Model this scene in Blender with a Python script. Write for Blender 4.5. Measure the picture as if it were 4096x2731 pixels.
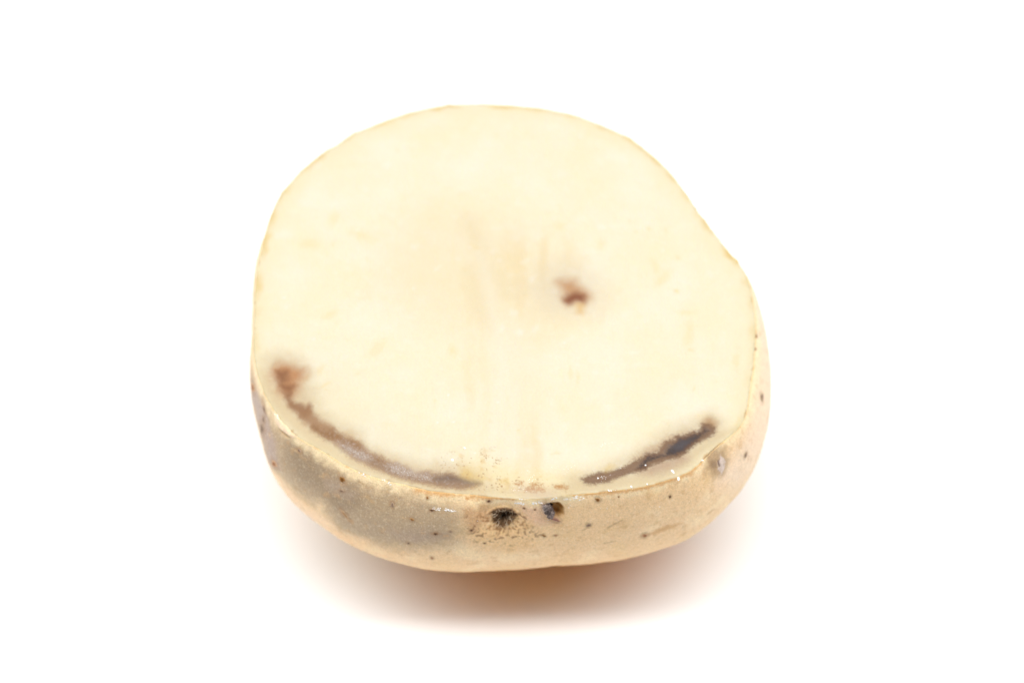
import bpy, math
import numpy as np

# ------------------------------------------------------------------ camera, light, exposure
scene = bpy.context.scene
for o in list(bpy.data.objects):
    bpy.data.objects.remove(o)
MM = 0.001
# ---- measured half potato, millimetres; table at z = 0, camera to the south (-y)
H = 36.0                                   # height of the cut face above the table
D0 = 9.0                                   # depth of the widest girth below the cut
NEXP = 2.35                                # squareness of the belly profile
ELEV, LENS, DIST = math.radians(50.0), 100.0, 472.0
AIM = np.array([0.0, -8.5, H])
CAM = AIM - DIST * np.array([0.0, math.cos(ELEV), -math.sin(ELEV)])
CEN = np.array([0.3, 0.0])                 # centre the rings are swept about


def theta_samples(n):
    """angles round the potato, closer together on the near side"""
    t = np.linspace(-math.pi, math.pi, 20001)
    w = 0.55 + 1.0 / (1 + np.exp((np.sin(t) - 0.25) * 10))
    c = np.concatenate([[0], np.cumsum((w[1:] + w[:-1]) / 2)])
    return np.interp(np.linspace(0, c[-1], n, endpoint=False), c, t)


def per_lerp(th, tk, vk):
    return np.interp(th, np.concatenate([tk - 2 * math.pi, tk, tk + 2 * math.pi]), np.concatenate([vk, vk, vk]))


def body_grid(th, rim_t, rim_r, bul_t, bul_v, rows, bot_t=None, bot_v=None):
    """rows x angles grid of points from the cut edge down to the bottom, plus arc length from the edge"""
    R = per_lerp(th, rim_t, rim_r)
    B = np.maximum(per_lerp(th, bul_t, bul_v), 0.02)
    Rm = R + B
    ph0 = np.arccos(np.clip(R / Rm, 0, 0.99999))
    n1 = max(4, int(rows * 0.3))
    n2 = rows - n1
    f1 = np.linspace(0, 1, n1, endpoint=False)[:, None]
    phi = ph0[None] * (1 - f1)
    r1 = Rm[None] * np.cos(phi)
    z1 = (H - D0) + D0 * np.sin(phi) / np.sin(ph0)[None]
    f2 = np.linspace(0, 1, n2)[:, None]
    phi2 = (f2 ** 1.15) * (math.pi / 2)
    k = 2.0 / NEXP
    r2 = Rm[None] * np.clip(np.cos(phi2), 0, 1) ** k
    z2 = (H - D0) * (1 - np.sin(phi2) ** k) + 0 * Rm[None]
    r = np.concatenate([r1, np.maximum(r2, 0.02)])
    z = np.concatenate([z1, z2])
    P = np.stack([CEN[0] + r * np.cos(th)[None], CEN[1] + r * np.sin(th)[None], z], -1)
    V = np.concatenate([np.zeros((1, len(th))), np.cumsum(np.linalg.norm(np.diff(P, axis=0), axis=2), axis=0)])
    return P, V

cam_data = bpy.data.cameras.new('camera')
cam = bpy.data.objects.new('camera', cam_data)
scene.collection.objects.link(cam)
cam.location = [float(v) * MM for v in CAM]
cam.rotation_euler = (math.pi / 2 - ELEV, 0, 0)
cam_data.lens, cam_data.sensor_width = LENS, 36.0
cam_data.clip_start, cam_data.clip_end = 0.01, 50.0
cam_data.dof.use_dof = True
cam_data.dof.focus_distance = 0.446
cam_data.dof.aperture_fstop = 13.0
scene.camera = cam

world = bpy.data.worlds.new('World')
scene.world = world
world.use_nodes = True
bg = world.node_tree.nodes['Background']
bg.inputs['Color'].default_value = (0.86, 0.93, 1.0, 1)
bg.inputs['Strength'].default_value = 0.08


def softbox(name, loc, target, sx, sy, power, colour=(1, 1, 1)):
    from mathutils import Vector
    d = bpy.data.lights.new(name, 'AREA')
    d.shape, d.size, d.size_y, d.energy, d.color = 'RECTANGLE', sx, sy, power, colour
    o = bpy.data.objects.new(name, d)
    o.location = loc
    o.rotation_euler = (Vector(target) - Vector(loc)).to_track_quat('-Z', 'Y').to_euler()
    scene.collection.objects.link(o)
    return o


softbox('overhead_softbox', (-0.28, -0.005, 0.70), (-0.28, -0.005, 0.02), 3.0, 0.30, 24.6, (0.99, 0.997, 1.0))

scene.view_settings.view_transform = 'Standard'
scene.view_settings.look = 'None'
scene.view_settings.exposure = 0.0
scene.view_settings.gamma = 1.0
scene.cycles.use_denoising = True
scene.cycles.max_bounces = 16
scene.cycles.diffuse_bounces = 10

# ------------------------------------------------------------------ measured data, millimetres
RIM_T = np.linspace(-math.pi, math.pi, 240, endpoint=False)
RIM_R = np.array([43.632, 43.586, 43.543, 43.547, 43.639, 43.773, 43.907, 44.041, 44.176, 44.316, 44.462, 44.606, 44.738, 44.853, 44.961, 45.056, 45.126, 45.181, 45.232, 45.277, 45.311, 45.311, 45.265, 45.221, 45.216, 45.191, 45.067, 44.862, 44.615, 44.332, 44.044, 43.829, 43.725, 43.669, 43.613, 43.537, 43.413, 43.261, 43.103, 42.921, 42.69, 42.436, 42.201, 42.024, 41.903, 41.801, 41.699, 41.591, 41.467, 41.329, 41.188, 41.047, 40.908, 40.795, 40.729, 40.686, 40.673, 40.723, 40.808, 40.896, 40.978, 41.048, 41.109, 41.169, 41.223, 41.206, 41.1, 41.054, 41.145, 41.289, 41.447, 41.624, 41.809, 41.994, 42.207, 42.491, 42.831, 43.186, 43.531, 43.842, 44.108, 44.357, 44.592, 44.802, 44.997, 45.187, 45.278, 45.181, 44.995, 44.823, 44.672, 44.579, 44.621, 44.78, 44.969, 45.156, 45.246, 45.129, 44.85, 44.482, 44.064, 43.635, 43.207, 42.829, 42.552, 42.332, 42.112, 41.892, 41.67, 41.452, 41.262, 41.115, 40.987, 40.86, 40.733, 40.617, 40.521, 40.434, 40.347, 40.267, 40.204, 40.157, 40.117, 40.084, 40.053, 39.993, 39.853, 39.643, 39.404, 39.137, 38.839, 38.569, 38.38, 38.237, 38.098, 37.959, 37.85, 37.818, 37.847, 37.893, 37.938, 37.983, 38.046, 38.183, 38.413, 38.682, 38.95, 39.224, 39.515, 39.825, 40.14, 40.455, 40.77, 41.081, 41.383, 41.681, 41.978, 42.28, 42.594, 42.918, 43.244, 43.537, 43.753, 43.917, 44.071, 44.236, 44.431, 44.652, 44.88, 45.107, 45.313, 45.484, 45.638, 45.793, 45.937, 46.061, 46.173, 46.283, 46.394, 46.504, 46.602, 46.673, 46.773, 46.953, 47.176, 47.385, 47.562, 47.722, 47.883, 48.031, 48.147, 48.236, 48.308, 48.356, 48.388, 48.415, 48.434, 48.45, 48.463, 48.47, 48.472, 48.51, 48.63, 48.761, 48.767, 48.626, 48.45, 48.358, 48.374, 48.412, 48.394, 48.332, 48.258, 48.181, 48.079, 47.937, 47.804, 47.725, 47.646, 47.486, 47.245, 46.979, 46.707, 46.425, 46.14, 45.865, 45.598, 45.337, 45.09, 44.862, 44.642, 44.444, 44.292, 44.165, 44.041, 43.922, 43.827, 43.767, 43.722, 43.677])
BULGE = np.array([0.858, 0.863, 0.871, 0.879, 0.891, 0.914, 0.955, 1.017, 1.085, 1.14, 1.17, 1.175, 1.163, 1.154, 1.177, 1.253, 1.377, 1.536, 1.723, 1.932, 2.154, 2.365, 2.539, 2.66, 2.731, 2.779, 2.846, 2.959, 3.114, 3.289, 3.452, 3.571, 3.629, 3.636, 3.617, 3.592, 3.577, 3.577, 3.599, 3.646, 3.717, 3.801, 3.876, 3.918, 3.913, 3.862, 3.775, 3.667, 3.552, 3.44, 3.331, 3.217, 3.085, 2.928, 2.751, 2.559, 2.347, 2.115, 1.884, 1.686, 1.534, 1.415, 1.313, 1.228, 1.177, 1.188, 1.271, 1.39, 1.492, 1.554, 1.583, 1.594, 1.605, 1.623, 1.636, 1.625, 1.583, 1.524, 1.47, 1.439, 1.437, 1.463, 1.511, 1.578, 1.663, 1.775, 1.934, 2.151, 2.396, 2.616, 2.765, 2.813, 2.751, 2.599, 2.407, 2.237, 2.152, 2.187, 2.339, 2.572, 2.838, 3.091, 3.302, 3.452, 3.53, 3.552, 3.542, 3.524, 3.505, 3.474, 3.418, 3.339, 3.248, 3.159, 3.079, 3.005, 2.931, 2.857, 2.785, 2.714, 2.639, 2.556, 2.466, 2.37, 2.28, 2.212, 2.163, 2.116, 2.056, 1.975, 1.869, 1.739, 1.586, 1.422, 1.2, 1.2, 1.2, 1.2, 1.2, 1.2, 1.166, 1.099, 0.995, 0.851, 0.675, 0.4, 0.4, 0.4, 0.4, 0.4, 0.4, 0.4, 0.4, 0.4, 0.4, 0.4, 0.4, 0.4, 0.4, 0.4, 0.4, 0.4, 0.4, 0.4, 0.4, 0.4, 0.4, 0.4, 0.4, 0.4, 0.4, 0.4, 0.4, 0.4, 0.4, 0.4, 0.4, 0.4, 0.4, 0.4, 0.4, 0.4, 0.4, 0.4, 0.4, 0.4, 0.4, 0.4, 0.4, 0.4, 0.4, 0.4, 0.4, 0.4, 0.4, 0.4, 0.4, 0.4, 0.4, 0.4, 0.4, 0.4, 0.4, 0.4, 0.4, 0.4, 0.4, 0.4, 0.4, 0.4, 0.4, 0.4, 0.4, 0.4, 0.4, 0.4, 0.974, 1.2, 1.2, 1.2, 1.2, 1.2, 1.2, 1.2, 1.2, 1.2, 1.2, 1.723, 1.85, 1.853, 1.783, 1.684, 1.569, 1.45, 1.334, 1.22, 1.107, 1.003, 0.921, 0.873])
# outlines of the stains in the cut face (x, y)
FACEP = {
    'l_halo': [[-40.588, -12.851], [-38.563, -11.346], [-35.894, -12.031], [-33.706, -13.806], [-33.562, -16.924], [-32.371, -20.149], [-31.185, -23.479], [-29.032, -25.462], [-24.805, -28.089], [-25.756, -30.281], [-29.386, -29.395], [-33.106, -26.778], [-36.362, -23.611], [-38.376, -20.818], [-39.525, -16.924]],
    'l_halo2': [[-26.17, -27.937], [-22.999, -30.416], [-18.838, -32.491], [-13.684, -34.296], [-8.582, -34.038], [-4.488, -35.323], [-2.947, -38.133], [-4.461, -39.53], [-8.514, -39.657], [-13.596, -38.896], [-18.715, -37.114], [-22.849, -35.067], [-25.975, -33.265]],
    'l_blob': [[-39.028, -14.486], [-37.705, -13.669], [-35.767, -14.622], [-34.711, -14.757], [-34.456, -15.707], [-35.34, -16.924], [-35.379, -18.271], [-36.147, -19.614], [-36.981, -19.614], [-37.864, -18.674], [-38.374, -16.924], [-38.91, -15.707]],
    'l_core': [[-38.474, -15.029], [-37.208, -15.165], [-36.818, -16.654], [-37.502, -17.598], [-37.063, -18.002], [-35.705, -18.002], [-36.174, -19.077], [-37.44, -18.809], [-38.136, -17.463], [-38.521, -16.113]],
    'l_neck': [[-37.203, -19.346], [-36.161, -19.346], [-36.087, -20.818], [-35.534, -21.485], [-34.378, -21.751], [-33.619, -22.417], [-33.021, -21.884], [-32.587, -22.284], [-32.688, -23.479], [-33.222, -24.273], [-33.824, -24.67], [-34.911, -23.611], [-36.325, -22.284], [-36.919, -20.818]],
    'l_link': [[-34.251, -24.406], [-32.734, -23.611], [-31.306, -25.462], [-28.978, -26.778], [-29.977, -27.565], [-32.281, -26.778]],
    'l_arc': [[-32.608, -26.384], [-32.104, -26.121], [-31.249, -26.778], [-29.988, -27.303], [-28.978, -26.778], [-27.921, -27.434], [-26.64, -28.612], [-24.575, -29.375], [-23.504, -30.676], [-22.761, -31.455], [-21.094, -32.361], [-19.84, -33.265], [-18.289, -33.91], [-17.255, -34.424], [-15.698, -35.58], [-13.66, -35.58], [-11.613, -36.092], [-10.089, -35.836], [-9.066, -36.092], [-7.939, -36.731], [-6.511, -37.114], [-4.982, -37.624], [-4.776, -38.006], [-5.584, -38.515], [-7.0, -39.023], [-8.522, -39.023], [-10.554, -38.769], [-12.59, -38.388], [-14.631, -37.879], [-16.675, -37.369], [-18.216, -36.731], [-19.761, -36.092], [-21.315, -35.195], [-22.56, -34.553], [-24.432, -33.523], [-25.999, -32.62], [-28.857, -29.786], [-30.437, -28.873], [-31.512, -27.827]],
    'l_arc_in': [[-27.352, -29.375], [-25.445, -30.936], [-23.974, -31.973], [-21.893, -33.007], [-20.227, -34.038], [-18.269, -34.681], [-15.687, -36.092], [-12.629, -36.22], [-10.59, -36.348], [-8.545, -37.114], [-5.997, -37.751], [-7.514, -38.388], [-10.562, -38.26], [-13.62, -37.624], [-16.69, -36.731], [-19.265, -35.58], [-21.849, -34.424], [-24.459, -32.749], [-27.082, -31.066]],
    'l_bright': [[-28.169, -29.505], [-26.07, -30.676], [-23.577, -31.585], [-22.621, -32.62], [-23.419, -33.265], [-24.971, -32.749], [-27.082, -31.066]],
    'l_bright2': [[-19.815, -34.167], [-18.184, -34.038], [-16.729, -35.067], [-14.671, -35.964], [-13.133, -36.475], [-13.223, -37.114], [-15.672, -36.731], [-17.724, -36.092], [-19.374, -35.323]],
    'l_dark': [[-12.615, -36.986], [-11.401, -36.603], [-9.979, -36.348], [-8.549, -36.731], [-7.019, -37.114], [-4.981, -37.688], [-5.08, -38.07], [-6.502, -38.006], [-8.54, -37.497], [-10.575, -37.369], [-11.795, -37.369]],
    'l_yel': [[-8.061, -34.938], [-6.938, -35.067], [-5.909, -36.092], [-4.274, -36.986], [-4.678, -37.369], [-6.511, -37.114], [-8.145, -36.475]],
    'specks': [[-11.156, -32.749], [-7.585, -31.714], [-1.929, -31.455], [-1.793, -36.399], [0.752, -36.399], [3.293, -37.165], [6.336, -38.057], [8.875, -38.057], [8.861, -39.2], [4.801, -39.834], [1.255, -39.454], [-2.799, -39.581], [-4.824, -39.834], [-6.348, -39.327], [-5.478, -39.15], [-4.476, -37.242], [-8.563, -35.58], [-11.115, -35.323]],
    'sp_orange': [[2.372, -38.947], [2.88, -38.756], [3.894, -38.947], [5.11, -39.073], [5.108, -39.39], [3.789, -39.454], [2.37, -39.454]],
    'sp_orange2': [[3.085, -38.248], [3.899, -38.057], [4.608, -38.248], [4.505, -38.502], [3.287, -38.566]],
    'sp_orange3': [[6.736, -38.693], [7.958, -38.375], [8.767, -38.566], [8.357, -38.947], [7.343, -38.883]],
    'sp_orange4': [[0.75, -38.057], [1.258, -37.675], [1.664, -37.93], [1.054, -38.311]],
    'sp_yel': [[-2.096, -37.293], [-0.775, -37.101], [-0.723, -37.675], [-1.79, -37.802]],
    'sp_halo': [[-7.922, -34.604], [-3.843, -33.832], [2.281, -35.759], [8.395, -35.759], [11.452, -35.759], [12.039, -37.165], [6.334, -38.311], [1.257, -38.693], [-4.839, -37.675]],
    'sp_violet': [[1.256, -38.947], [4.803, -39.454], [6.522, -39.96], [5.804, -40.972], [3.277, -40.719]],
    'r_outer': [[11.065, -37.017], [12.091, -36.506], [14.142, -35.738], [16.39, -35.482], [18.248, -34.584], [19.808, -33.554], [20.853, -32.78], [21.695, -32.004], [23.445, -31.745], [24.318, -30.187], [24.541, -29.667], [26.21, -29.014], [26.239, -28.23], [27.67, -28.492], [29.252, -27.576], [30.403, -27.182], [30.964, -26.131], [31.899, -25.999], [32.902, -26.657], [32.648, -27.707], [31.256, -28.884], [29.67, -29.927], [28.611, -30.707], [27.842, -32.004], [26.481, -32.78], [24.412, -33.425], [22.858, -34.069], [21.295, -35.097], [19.234, -35.866], [17.178, -36.634], [15.12, -37.655], [13.081, -38.037], [11.762, -37.909]],
    'r_core': [[20.297, -34.327], [21.152, -33.038], [21.896, -32.134], [24.461, -32.004], [24.8, -31.097], [25.551, -30.187], [26.837, -28.753], [29.241, -27.838], [30.603, -27.313], [31.05, -26.526], [31.944, -27.313], [30.759, -28.492], [29.145, -30.187], [27.749, -31.745], [26.5, -32.263], [23.918, -32.909], [21.844, -33.812], [21.091, -35.097], [19.765, -35.097]],
    'r_core2': [[25.336, -30.447], [27.028, -29.145], [28.684, -28.884], [29.735, -28.361], [28.632, -30.187], [27.554, -31.486], [26.11, -31.745]],
    'r_tip': [[30.768, -25.868], [31.757, -24.548], [32.475, -24.681], [33.254, -25.736], [32.981, -27.182], [31.858, -26.92]],
    'r_up': [[19.311, -33.038], [21.727, -30.967], [24.036, -29.406], [25.616, -28.361], [27.696, -27.838], [29.263, -27.313], [28.705, -28.361], [25.046, -29.927], [23.445, -31.745], [20.841, -33.167]],
    'r_low': [[20.253, -35.866], [21.821, -34.584], [24.421, -33.167], [27.519, -32.392], [28.512, -33.167], [26.414, -34.584], [24.337, -35.61], [22.278, -36.25]],
    'r_halo': [[9.031, -37.017], [15.181, -34.841], [20.378, -31.486], [25.663, -27.051], [30.389, -25.077], [32.206, -23.754], [33.99, -25.472], [33.441, -28.361], [30.128, -31.227], [27.975, -33.812], [23.301, -36.122], [18.176, -37.4], [13.069, -38.672], [10.028, -38.418]],
    'r_yel': [[14.665, -35.097], [15.603, -34.198], [16.417, -34.327], [15.784, -35.226], [14.96, -35.61]],
    'c_spot': [[7.819, 4.702], [9.33, 4.917], [10.517, 4.988], [11.037, 3.701], [12.629, 2.418], [13.146, 1.282], [12.053, 0.007], [11.205, 0.573], [10.347, 0.502], [9.372, -0.346], [8.797, 0.857], [9.081, 2.134], [8.451, 3.416]],
    'c_core': [[9.718, 1.566], [10.689, 1.992], [11.971, 1.566], [11.845, 0.432], [10.672, 0.786], [9.59, 0.007], [9.114, 0.432]],
    'c_tail': [[11.085, -0.275], [11.832, -0.417], [11.694, -2.388], [11.055, -2.248]],
    'c_halo': [[5.895, 6.568], [8.292, 8.443], [10.984, 7.432], [13.634, 4.559], [14.655, 1.708], [13.536, -0.84], [10.854, -1.404], [7.644, -1.826], [5.526, 0.573], [4.255, 3.13]],
    'band': [[-37.915, -23.82], [-31.975, -30.094], [-26.208, -34.333], [-19.162, -37.131], [-12.183, -39.215], [-4.563, -40.08], [5.112, -40.598], [12.039, -39.561], [21.075, -38.175], [25.278, -36.957], [30.357, -31.866], [33.279, -29.204], [36.2, -26.97], [32.617, -28.312], [26.793, -33.63], [19.035, -36.695], [12.073, -37.566], [5.125, -38.869], [-3.879, -38.695], [-12.201, -38.175], [-22.007, -34.947], [-29.17, -30.094], [-34.314, -25.174], [-38.107, -20.185], [-41.264, -14.663], [-41.107, -17.435]],
    'nearleft': [[-42.087, -12.804], [-38.546, -11.871], [-29.726, -16.513], [-29.501, -22.007], [-19.377, -29.204], [-12.28, -33.63], [-12.189, -38.869], [-26.202, -34.508], [-34.142, -28.759], [-39.479, -21.097]],
    'c_trans': [[-22.018, 13.261], [-13.214, 20.325], [-5.699, 19.307], [4.761, 13.261], [9.151, 7.309], [11.247, -0.482], [3.913, -6.221], [-4.064, -5.27], [-14.278, -2.405], [-21.731, 3.393]],
    'c_trans2': [[-7.066, 5.346], [-2.664, 9.282], [3.975, 5.346], [4.614, -9.997], [2.39, -28.312], [-3.218, -31.866], [-6.122, -19.27]],
    'streak1': [[-8.323, 19.307], [-6.823, 19.307], [-3.774, 9.282], [-1.178, 5.346], [0.293, 1.45], [-1.904, 1.45], [-5.247, 8.294]],
    'streak2': [[-7.232, 7.309], [-5.594, 5.346], [-4.09, -0.482], [-3.479, -6.221], [-4.941, -4.318], [-6.289, 0.483]],
    'light1': [[-5.638, 11.266], [-4.144, 9.282], [-1.889, -4.318], [-0.789, -13.735], [-1.125, -28.312], [-2.882, -28.312], [-2.582, -13.735], [-4.079, -2.405]],
    'light2': [[-0.437, -2.405], [1.744, -4.318], [2.812, -9.997], [1.708, -19.27], [0.979, -31.866], [-0.42, -31.866], [-0.071, -19.27], [-1.154, -9.997]],
}
# outlines of marks in the peel (distance round, distance down from the cut edge)
SKINP = {
    'grey': [[-53.37, 4.343], [-48.736, 2.668], [-45.842, 1.613], [-41.665, 2.255], [-37.938, 1.544], [-34.082, 1.609], [-30.099, 2.564], [-25.987, 2.054], [-24.445, 2.306], [-19.819, 2.263], [-15.193, 2.237], [-12.88, 2.535], [-9.924, 3.985], [-9.474, 6.162], [-10.245, 8.641], [-14.55, 10.733], [-19.048, 12.454], [-23.609, 12.573], [-26.629, 12.973], [-29.842, 8.147], [-33.568, 10.236], [-38.002, 9.516], [-41.536, 9.918], [-44.043, 8.766], [-48.607, 9.048], [-52.082, 7.37]],
    'grey_dark': [[-37.488, 2.587], [-33.119, 2.372], [-29.199, 2.908], [-26.372, 3.526], [-24.38, 5.14], [-26.565, 6.691], [-30.099, 6.215], [-33.825, 6.003], [-36.717, 4.863]],
    'grey_d2': [[-22.26, 3.995], [-19.69, 2.72], [-17.955, 2.979], [-18.212, 4.356], [-20.397, 5.042]],
    'violet': [[-53.37, 4.343], [-50.987, 3.779], [-45.007, 2.256], [-41.151, 4.726], [-39.416, 8.616], [-42.372, 12.348], [-44.557, 8.693], [-48.414, 8.273], [-53.305, 8.712]],
    'violet2': [[-18.919, 9.381], [-14.55, 7.368], [-10.31, 7.761], [-12.366, 9.439], [-16.735, 10.907]],
    'violet3': [[-30.356, 4.071], [-28.171, 3.196], [-24.959, 4.007], [-25.216, 5.273], [-27.978, 5.376], [-29.906, 5.757]],
    'peach': [[-43.657, 14.201], [-39.03, 12.037], [-36.01, 13.56], [-32.091, 13.462], [-28.492, 14.078], [-33.825, 20.294], [-39.159, 17.661], [-41.858, 15.726]],
    'peach2': [[-31.962, 20.397], [-26.308, 14.981], [-22.581, 13.857], [-24.766, 19.281], [-29.135, 21.035], [-31.641, 20.319]],
    'rightpink': [[67.479, 1.271], [60.753, 1.515], [48.355, 2.193], [40.835, 3.104], [33.702, 6.347], [38.007, 11.967], [46.169, 9.943], [54.019, 9.087], [63.244, 6.927], [68.242, 4.946]],
    'eyetan': [[-5.105, 4.551], [-3.306, 2.724], [-1.058, 2.043], [0.934, 3.024], [2.99, 5.998], [4.532, 8.583], [2.99, 11.106], [-1.058, 12.712], [-5.041, 9.709], [-6.519, 6.589]],
    'eyepink': [[0.742, 1.451], [4.597, 1.044], [5.368, 3.042], [5.046, 4.732], [7.102, 6.01], [4.018, 5.816], [1.962, 4.448]],
    'brownl': [[-7.675, 2.88], [-5.684, 2.164], [-3.628, 2.96], [-3.885, 4.534], [-5.041, 5.883], [-6.519, 6.987], [-7.418, 5.298]],
    'nub': [[32.16, 0.0], [33.831, 0.0], [35.116, 1.394], [34.987, 3.588], [33.895, 5.054], [32.224, 3.563], [31.582, 1.652]],
    'nub_white': [[33.317, 1.965], [34.216, 1.922], [34.602, 3.271], [34.345, 4.51], [33.381, 4.957], [33.317, 3.592], [33.317, 2.9]],
    'nub_dark': [[32.16, 0.814], [33.188, 1.634], [33.124, 2.712], [32.417, 2.834], [31.775, 1.797]],
    'nub_slit': [[33.317, 2.106], [33.702, 2.062], [33.702, 3.458], [33.317, 3.408]],
    'pit1': [[-3.628, 3.229], [-2.535, 2.698], [-1.507, 2.45], [-0.351, 2.648], [0.677, 3.857], [-0.029, 4.959], [-0.672, 5.673], [-1.443, 6.134], [-2.471, 6.004], [-3.178, 5.294], [-3.306, 3.973]],
    'pit1_in': [[-3.114, 3.342], [-2.407, 3.005], [-1.507, 2.715], [-0.479, 2.914], [0.356, 3.862], [-0.287, 4.835], [-0.865, 5.417], [-1.572, 5.834], [-2.407, 5.694], [-2.985, 5.02], [-3.178, 4.101]],
    'brow': [[-4.142, 3.519], [-3.435, 2.863], [-2.535, 2.342], [-1.058, 2.175], [0.228, 2.771], [1.577, 3.888], [1.962, 4.318], [1.577, 4.149], [0.42, 3.25], [-0.479, 2.606], [-1.7, 2.543], [-2.728, 2.794], [-3.435, 3.221], [-3.949, 3.645]],
    'pit2': [[4.789, 1.391], [6.139, 1.307], [7.488, 1.533], [8.13, 2.718], [8.002, 4.374], [7.102, 4.968], [6.139, 4.479], [5.239, 3.302]],
    'pit2_dark': [[4.661, 1.304], [5.368, 1.566], [6.01, 2.35], [6.074, 3.48], [6.46, 4.265], [6.074, 4.478], [5.368, 3.779], [4.918, 2.694]],
    'pit2_red': [[5.882, 4.606], [6.267, 4.567], [6.974, 4.966], [7.424, 5.538], [7.102, 5.489], [6.396, 5.088], [5.946, 4.823]],
    'pit2_amber': [[6.139, 1.438], [6.845, 1.528], [7.167, 2.316], [7.552, 1.621], [8.066, 2.718], [7.745, 3.499], [6.91, 2.836], [6.331, 2.178]],
    'dirt': [[-7.354, 4.662], [-6.647, 3.627], [-4.142, 3.878], [-3.306, 5.301], [-2.471, 6.441], [-0.029, 6.439], [0.934, 4.724], [1.962, 5.621], [3.504, 7.984], [4.854, 8.8], [1.962, 8.828], [-0.029, 10.483], [-3.049, 10.704], [-5.234, 10.072], [-6.519, 7.736]],
    'flapd': [[-41.086, 1.707], [-39.48, 1.25], [-38.002, 0.97], [-38.837, 1.585], [-40.251, 1.858]],
    'flap': [[-43.4, 0.14], [-42.179, 0.0], [-39.801, 0.0], [-37.102, 0.0], [-38.195, 0.969], [-40.765, 1.43], [-42.5, 1.173]],
    'rimorange': [[-15.771, 0.429], [-13.908, 0.0], [-11.916, 0.0], [-9.089, 0.251], [-7.997, 0.395], [-10.053, 0.556], [-13.651, 0.576]],
    'rimorange2': [[-7.547, 0.733], [-4.977, 0.0], [-4.27, 0.0], [-4.27, 0.0], [-2.535, 0.0], [-1.122, 0.089], [-0.029, 0.221], [-2.535, 0.408], [-4.463, 0.421]],
    'rimorange3': [[9.929, 0.044], [14.555, 0.0], [16.997, 0.0], [19.438, 0.0], [22.394, 0.0], [24.386, 0.0], [26.442, 0.134], [27.598, 0.0], [28.755, 0.046], [30.682, 0.0], [31.196, 0.0], [30.875, 0.0], [29.269, 0.55], [27.47, 0.629], [24.514, 0.664], [22.33, 0.441], [18.86, 0.486], [14.491, 0.622]],
    'wrinkle': [[30.425, 12.641], [30.939, 11.92], [32.353, 12.178], [32.16, 12.673], [31.068, 12.686]],
    'scuff': [[14.748, 7.849], [15.84, 7.154], [16.933, 6.454], [16.997, 6.627], [15.84, 7.415], [14.812, 8.109]],
    'scuff2': [[10.829, 7.837], [11.471, 7.405], [11.536, 7.579], [10.893, 8.055]],
    'scuff3': [[14.298, 12.027], [16.097, 11.86], [16.162, 12.028], [14.363, 12.363]],
    'scuff4': [[-25.087, 1.5], [-23.931, 1.707], [-23.288, 2.115], [-23.417, 2.214], [-24.059, 1.858], [-25.087, 1.703]],
    'lr_orange': [[20.145, 11.738], [22.265, 10.719], [24.0, 10.304], [26.313, 11.107], [24.578, 11.586], [22.522, 11.82]],
}
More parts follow.
